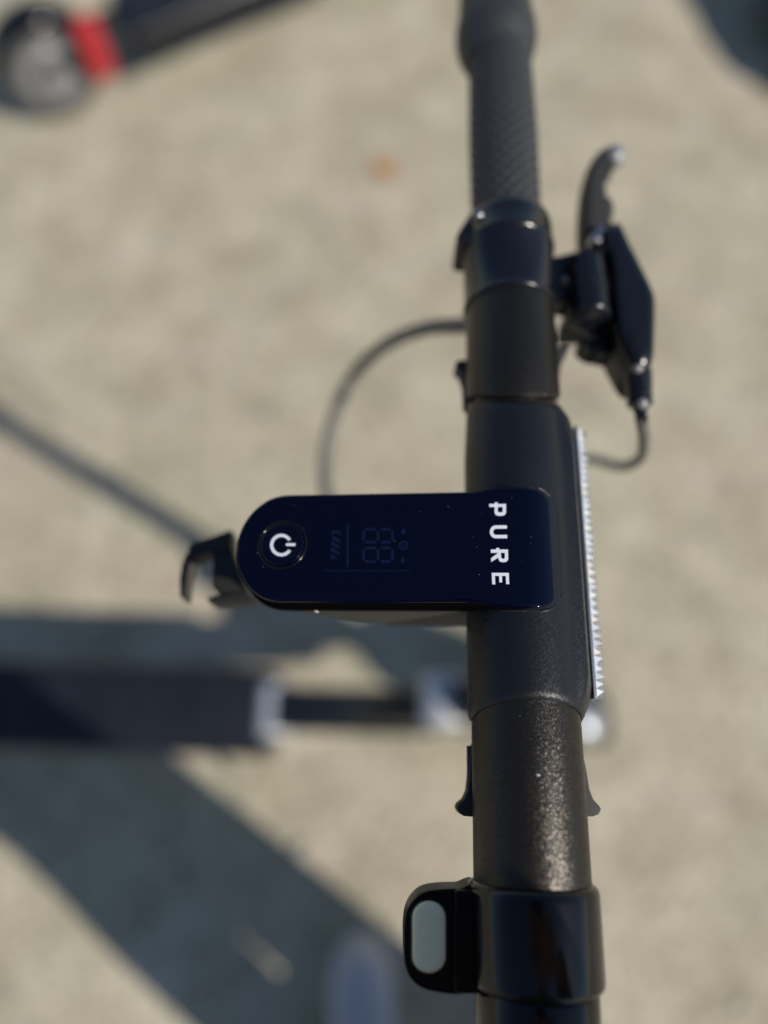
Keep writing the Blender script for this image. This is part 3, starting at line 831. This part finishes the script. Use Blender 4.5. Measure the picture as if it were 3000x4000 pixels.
# dust and grit on the head of the scooter
bm = bmesh.new()
random.seed(21)
for k in range(60):
    if k < 26:
        x = random.uniform(-90, 4)*mm; y = YC + random.uniform(-17, 17)*mm; z = ztop(x)
        if x < -80*mm: y = YC + (y - YC) * .5
    else:
        a = math.radians(random.uniform(40, 120)); y = random.uniform(-100, -55)*mm if k < 62 else random.uniform(55, 95)*mm
        x, z = math.cos(a) * 17.5*mm, AX + math.sin(a) * 17.5*mm
    r = random.uniform(.03, .075)*mm
    if k in (3,): x, y, z, r = *L(1235, 2385, 5*mm).xy, AX + 3.4*mm, .45*mm
    if k in (41,): p = L(2102, 3028, 17*mm); x, y, r = p.x, p.y, .42*mm; z = AX + math.sqrt((17.5*mm)**2 - x*x)
    bmesh.ops.create_icosphere(bm, subdivisions=1, radius=r, matrix=Matrix.Translation((x, y, z)) @ Matrix.Rotation(random.uniform(0, 6), 4, 'Z') @ Matrix.Diagonal((random.uniform(.8, 2.6), .8, .5, 1)))
o = finish(bm, 'dust_specks', M['dust'], ROOT, smooth=False); o["kind"] = "stuff"

# ------------------------------------------------------------------ second scooter behind
p = unproj(195, 255, .108)
R2 = empty('electric_scooter', (p.x, p.y, 0), math.radians(31))
tag(R2, 'grey and black scooter with a red reflector, parked behind at upper left', 'scooter')
def build_second(root):
    bm = bmesh.new()
    prof = [(-22, 70), (-26, 84), (-25, 97), (-18, 106), (-8, 110), (8, 110), (18, 106), (25, 97), (26, 84), (22, 70), (-22, 70)]
    for x in (0, .93):
        b2 = bmesh.new(); lathe_y(b2, [(y*mm, r*mm) for y, r in prof], cx=x, cz=.108, seg=56, cap=False)
        w = finish(b2, 'wheel', M['tyre'], root, angle=50)
        b2 = bmesh.new(); lathe_y(b2, [(-24*mm, 8*mm), (-24*mm, 44*mm), (-16*mm, 52*mm), (-20*mm, 70.5*mm), (20*mm, 70.5*mm), (16*mm, 52*mm), (24*mm, 44*mm), (24*mm, 8*mm)], cx=x, cz=.108, seg=40)
        finish(b2, 'rim', M['rim'], w, angle=40)
        b2 = bmesh.new(); cyl(b2, (x, -50*mm, .108), (x, 50*mm, .108), 30*mm, 30*mm, 28); finish(b2, 'hub_cover', M['rim'], w, bevel=5*mm)
    fender(root, 0, 40, 165, False)
    for s in (-1, 1):
        bm = bmesh.new(); box(bm, (.10, s*44*mm, .125), (.26, 10*mm, 40*mm)); finish(bm, 'rear_arm', M['frame'], root, bevel=4*mm)
    bm = bmesh.new()
    prism(bm, smooth2d([(.070, -60*mm), (.080, -68*mm), (.098, -70*mm), (.115, -66*mm), (.120, -60*mm), (.095, -52*mm)], 5), .085, .215)
    finish(bm, 'red_reflector', M['red'], root, bevel=9*mm, seg=5)
    bm = bmesh.new(); box(bm, (.46, 0, .125), (.56, 155*mm, 70*mm)); dk = finish(bm, 'deck', M['frame'], root, bevel=12*mm, seg=4)
    bm = bmesh.new(); box(bm, (.46, 0, .161), (.52, 120*mm, 3*mm)); finish(bm, 'deck_mat', M['deckrub'], dk, bevel=1*mm)
    bm = bmesh.new(); sweep(bm, catmull([(.70, 0, .14), (.80, 0, .22), (.86, 0, .30)], 6), 28*mm, 24); finish(bm, 'neck', M['frame'], root)
    bm = bmesh.new(); cyl(bm, (.86, 0, .24), (.72, 0, 1.02), 24*mm, 19*mm, 28); finish(bm, 'stem', M['frame'], root)
    bm = bmesh.new(); cyl(bm, (.72, -.24, 1.02), (.72, .24, 1.02), 15*mm, seg=28); finish(bm, 'handlebar', M['tube'], root, bevel=3*mm)
    for s in (-1, 1):
        bm = bmesh.new(); cyl(bm, (.72, s*.14, 1.02), (.72, s*.255, 1.02), 17*mm, seg=28); finish(bm, 'grip', M['grip'], root, bevel=3*mm)
        bm = bmesh.new(); sweep(bm, [(.865, s*36*mm, .24), (.90, s*38*mm, .17), (.93, s*38*mm, .108)], 9*mm, 14); finish(bm, 'fork_leg', M['frame'], root)
    bm = bmesh.new(); cyl(bm, (.40, 60*mm, .10), (.39, 105*mm, .004), 7*mm, seg=16); finish(bm, 'kickstand', M['satin'], root, bevel=1.5*mm)
build_second(R2)

# ------------------------------------------------------------------ invented bag standing in for a dark patch at the right edge
p = unproj(3330, 10, .10)
BAG = empty('standin_bag', (p.x, p.y, 0), math.radians(14))
tag(BAG, 'invented slate blue bag standing in for a dark patch at the top right corner', 'bag')
def blob(bm, c, s, sub=4, pw=3.2):
    r = bmesh.ops.create_icosphere(bm, subdivisions=sub, radius=1)
    for v in r['verts']:
        d = v.co.copy()
        k = (abs(d.x)**pw + abs(d.y)**pw + abs(d.z)**pw) ** (-1/pw)
        w = 1 + .025 * math.sin(9*d.x + 4*d.y) + .02 * math.sin(13*d.y + 5*d.z)
        v.co = Vector(c) + Vector((d.x*k*s[0]*w, d.y*k*s[1]*w, d.z*k*s[2]*w))
bm = bmesh.new(); blob(bm, (0, 0, .095), (.155, .23, .10)); finish(bm, 'body', M['bag'], BAG)
bm = bmesh.new(); blob(bm, (0, -.05, .18), (.11, .13, .035), 3); finish(bm, 'pocket', M['bag'], BAG)
bm = bmesh.new(); sweep(bm, catmull([(-.04, .20, .16), (-.03, .27, .17), (.03, .27, .17), (.04, .20, .16)], 8), 8*mm, 12); finish(bm, 'handle', M['bag'], BAG)
bm = bmesh.new(); sweep(bm, catmull([(-.12, .12, .185), (0, .17, .19), (.12, .12, .185)], 8), 3*mm, 8); finish(bm, 'zip', M['hook'], BAG)

# ------------------------------------------------------------------ fallen leaf
p = unproj(1500, 660, 0.0)
bm = bmesh.new()
outl = [(0, -.034), (.012, -.022), (.022, -.004), (.018, .012), (.008, .026), (0, .036), (-.009, .025), (-.019, .010), (-.021, -.006), (-.011, -.022)]
ctr = bm.verts.new((0, 0, .003)); ov = [bm.verts.new((x, y, .004 + 10 * x * x + 2.5 * y * y)) for x, y in outl]
for i in range(len(ov)): bm.faces.new((ctr, ov[i], ov[(i+1) % len(ov)]))
r = bmesh.ops.extrude_face_region(bm, geom=bm.faces[:])
for g in r['geom']:
    if isinstance(g, bmesh.types.BMVert): g.co.z += .0005
lf = empty('fallen_leaf', (p.x, p.y, -.004), .7)
tag(lf, 'small orange dry leaf lying alone on the sandy ground', 'leaf')
finish(bm, 'leaf_blade', M['leaf'], lf, angle=80)
bm = bmesh.new(); sweep(bm, [(0, .03, .008), (0, -.03, .008), (.004, -.055, .004)], .9*mm, 8); finish(bm, 'leaf_stalk', M['leaf'], lf)

# ------------------------------------------------------------------ the person standing beside the scooter, taking the picture
PER = empty('person', (0.03, -0.43, 0))
tag(PER, 'person in jeans and pale shoes standing beside the scooter, only a toe in view', 'person')
def skin_mesh(name, verts, edges, parent, mats, pick, root=0, sub=2):
    me = bpy.data.meshes.new(name + '_cage')
    me.from_pydata([v[0] for v in verts], edges, [])
    ob = link(bpy.data.objects.new(name + '_cage', me))
    md = ob.modifiers.new('skin', 'SKIN')
    for i, v in enumerate(verts):
        r = v[1]
        me.skin_vertices[0].data[i].radius = r if isinstance(r, tuple) else (r, r)
        me.skin_vertices[0].data[i].use_root = (i == root)
    md.use_smooth_shade = True
    ob.modifiers.new('sub', 'SUBSURF').levels = sub
    dg = bpy.context.evaluated_depsgraph_get()
    new = bpy.data.meshes.new_from_object(ob.evaluated_get(dg))
    bpy.data.objects.remove(ob); bpy.data.meshes.remove(me)
    new.name = name
    new.materials.clear()
    for m in mats: new.materials.append(m)
    for pl in new.polygons: pl.material_index = pick(pl.center)
    new.shade_smooth()
    return link(bpy.data.objects.new(name, new), parent)
V = [((0, 0, .96), (.165, .115)),            # 0 pelvis
     ((0, .01, 1.12), (.150, .105)), ((0, .015, 1.28), (.170, .115)), ((0, .02, 1.40), (.165, .100)),   # 3 upper chest
     ((0, .035, 1.49), .060), ((0, .075, 1.56), .058), ((0, .105, 1.64), (.075, .095)), ((0, .11, 1.72), (.070, .085)),   # 7 head top
     ((-.085, .0, .88), .098), ((-.08, .015, .50), .078), ((-.09, -.01, .28), .072), ((-.095, -.015, .10), .072),      # 11 left ankle
     ((.095, .0, .88), .098), ((.135, .0, .50), .080), ((.165, -.02, .28), .074), ((.165, -.03, .10), .080),          # 15 right ankle
     ((-.19, .02, 1.40), .060), ((-.25, -.02, 1.13), .048), ((-.255, .03, .93), .038), ((-.25, .055, .86), .030),     # 19 left wrist
     ((.20, .02, 1.40), .062), ((.335, .030, 1.19), .052), ((.19, .222, 1.206), .040), ((.105, .298, 1.203), .030)]       # 23 right wrist
Ed = [(0, 1), (1, 2), (2, 3), (3, 4), (4, 5), (5, 6), (6, 7), (0, 8), (8, 9), (9, 10), (10, 11), (0, 12), (12, 13), (13, 14), (14, 15),
      (3, 16), (16, 17), (17, 18), (18, 19), (3, 20), (20, 21), (21, 22), (22, 23)]
def pick(c):
    if c.z > 1.475 and abs(c.x) < .11: return 2
    if c.y > .268 and c.z < 1.4: return 2
    if c.x < -.2 and c.z < .885: return 2
    return 1 if c.z > .93 or c.x < -.2 else 0
body = skin_mesh('body', V, Ed, PER, [M['jeans'], M['jacket'], M['skin']], pick)
def band(name, z, h, m, xmax, grow=.007, yc_=None):
    vs = [v.co for v in body.data.vertices if abs(v.co.z - z) < .03 and abs(v.co.x) < xmax]
    rx = max(abs(v.x) for v in vs) + grow; y0_, y1_ = min(v.y for v in vs), max(v.y for v in vs)
    cy, ry = (y0_ + y1_) / 2, (y1_ - y0_) / 2 + grow
    bm = bmesh.new(); rows = []
    for (k, zz) in ((.97, z - h), (1.0, z - h * .8), (1.02, z), (1.0, z + h * .8), (.95, z + h)):
        rows.append([bm.verts.new((rx * k * math.cos(2*math.pi*i/48), cy + ry * k * math.sin(2*math.pi*i/48), zz)) for i in range(48)])
    for a, b in zip(rows, rows[1:]):
        for i in range(48):
            j = (i+1) % 48; bm.faces.new((a[i], a[j], b[j], b[i]))
    bm.faces.new(rows[0][::-1]); bm.faces.new(rows[-1])
    finish(bm, name, m, PER, angle=70)
band('jacket_hem', .93, .028, M['jacket'], .20)
band('collar', 1.475, .022, M['jacket'], .10)
for a_, b_ in ((Vector(V[22][0]).lerp(Vector(V[23][0]), .35), Vector(V[22][0]).lerp(Vector(V[23][0]), .85)), (Vector((-.255, .035, .915)), Vector((-.252, .05, .872)))):
    bm = bmesh.new(); cyl(bm, a_, b_, .040, .037, 32); finish(bm, 'cuff', M['jacket'], PER, bevel=4*mm)
# the right hand closes on the phone, the left hangs relaxed
def hand(w, f, side, up, curl):
    """wrist, finger direction, thumb side, palm normal"""
    w, f, side, up = Vector(w), Vector(f).normalized(), Vector(side).normalized(), Vector(up).normalized()
    verts = [(w, .024), (w + f * .035, (.030, .014)), (w + f * .075, (.034, .013))]
    edges = [(0, 1), (1, 2)]
    for k in range(4):
        b = len(verts)
        o = w + f * (.088 - .004 * abs(k - 1)) + side * (.030 - .020 * k)
        ln = (.92, 1.05, 1.0, .78)[k]
        d1, d2, d3 = f + up * .25 * curl, f + up * .9 * curl, f + up * 1.8 * curl
        p1 = o + d1.normalized() * .034 * ln; p2 = p1 + d2.normalized() * .024 * ln; p3 = p2 + d3.normalized() * .018 * ln
        verts += [(o, .0095), (p1, .0088), (p2, .008), (p3, .0072)]
        edges += [(2, b), (b, b + 1), (b + 1, b + 2), (b + 2, b + 3)]
    b = len(verts)
    t0 = w + f * .03 + side * .030
    t1 = t0 + (f + side * .6 + up * .3).normalized() * .034; t2 = t1 + (f + up * .5).normalized() * .026
    verts += [(t0, .013), (t1, .0105), (t2, .009)]
    edges += [(1, b), (b, b + 1), (b + 1, b + 2)]
    skin_mesh('hand', verts, edges, PER, [M['skin']], lambda c: 0, 0, 2)
hand((.10, .302, 1.203), (-1, .22, .0), (0, 1, .2), (0, .1, 1), .25)
hand((-.25, .06, .855), (0, .12, -1), (.2, 1, 0), (1, 0, 0), .5)
# hair cap
bm = bmesh.new(); bmesh.ops.create_icosphere(bm, subdivisions=4, radius=1)
for v in bm.verts:
    d = v.co.copy(); k = 1 + .03 * math.sin(14 * d.x + 9 * d.y)
    v.co = Vector((d.x * .083 * k, .098 + d.y * .106 * k - .012, 1.705 + max(d.z, -.55 if d.y < .25 else .18) * .088 * k))
finish(bm, 'hair', M['hair'], PER, angle=180)
# face
for s in (-1, 1):
    bm = bmesh.new(); bmesh.ops.create_uvsphere(bm, u_segments=16, v_segments=10, radius=.010, matrix=Matrix.Translation((s*.028, .182, 1.655))); finish(bm, 'eye', M['hair'], PER)
    bm = bmesh.new(); bmesh.ops.create_uvsphere(bm, u_segments=14, v_segments=10, radius=1, matrix=Matrix.Translation((s*.078, .10, 1.65)) @ Matrix.Diagonal((.010, .020, .032, 1))); finish(bm, 'ear', M['skin'], PER)
bm = bmesh.new(); cyl(bm, (0, .19, 1.665), (0, .212, 1.625), .007, .015, 14); finish(bm, 'nose', M['skin'], PER, bevel=.004)
bm = bmesh.new(); bmesh.ops.create_uvsphere(bm, u_segments=14, v_segments=8, radius=1, matrix=Matrix.Translation((0, .186, 1.598)) @ Matrix.Diagonal((.024, .008, .007, 1))); finish(bm, 'mouth', M['lips'], PER)
# shoes
def shoe(x, rz, y_):
    c, s = math.cos(rz), math.sin(rz)
    def T(u, v): return (x + u * c - v * s, y_ + u * s + v * c)
    prof = [(-.075, .040), (-.085, .0), (-.070, -.036), (0, -.040), (.08, -.047), (.14, -.044), (.178, -.024), (.187, .0), (.178, .028), (.14, .047), (.08, .047), (0, .040)]
    pts = smooth2d([T(-v, u) for (u, v) in prof], 5)
    bm = bmesh.new(); prism(bm, pts, -.004, .024); so = finish(bm, 'shoe', M['sole'], PER, bevel=4*mm)
    bm = bmesh.new()
    hts = [(0, 1.0), (.3, .99), (.55, .93), (.8, .78), (.95, .5)]
    cx = sum(p.x for p in pts) / len(pts); cy = sum(p.y for p in pts) / len(pts)
    rr_ = []
    for t, k in hts:
        ring = []
        for p in pts:
            lx, ly = p.x - cx, p.y - cy
            fwd = max(0, min(1, (.19 - (ly + .05)) / .20))
            H = .050 + .055 * fwd
            ring.append(bm.verts.new((cx + lx * k * .97, cy + ly * (k * .5 + .5) * .97 - (.02 * t * fwd), .022 + H * t)))
        rr_.append(ring)
    for a, b in zip(rr_, rr_[1:]):
        for i in range(len(a)):
            j = (i+1) % len(a); bm.faces.new((a[i], a[j], b[j], b[i]))
    bm.faces.new(rr_[-1]); bm.faces.new(rr_[0][::-1])
    up = finish(bm, 'upper', M['shoe'], so, angle=60)
    for k in range(4):
        y = .045 + .022 * k
        bm = bmesh.new(); sweep(bm, catmull([T(-.024, y) + (.108 - .010 * k,), T(0, y + .004) + (.118 - .011 * k,), T(.024, y) + (.108 - .010 * k,)], 5), 2.6*mm, 8)
        finish(bm, 'lace', M['sole'], so)
shoe(-.055, math.radians(3), 0.0); shoe(.18, math.radians(-8), -.03)

# the phone in their hands, lens at the camera's place
PH = empty('phone', (0, 0, CZ))
PH.rotation_euler = (TH, 0, 0)
tag(PH, 'slim black phone held over the scooter in one hand', 'phone')
bm = bmesh.new(); box(bm, (.022, -.055, .0125), (.074, .150, .008)); finish(bm, 'case', M['gloss'], PH, bevel=2.5*mm)
bm = bmesh.new(); box(bm, (.022, -.055, .0168), (.069, .145, .0008)); finish(bm, 'screen', M['glass'], PH, bevel=.2*mm)
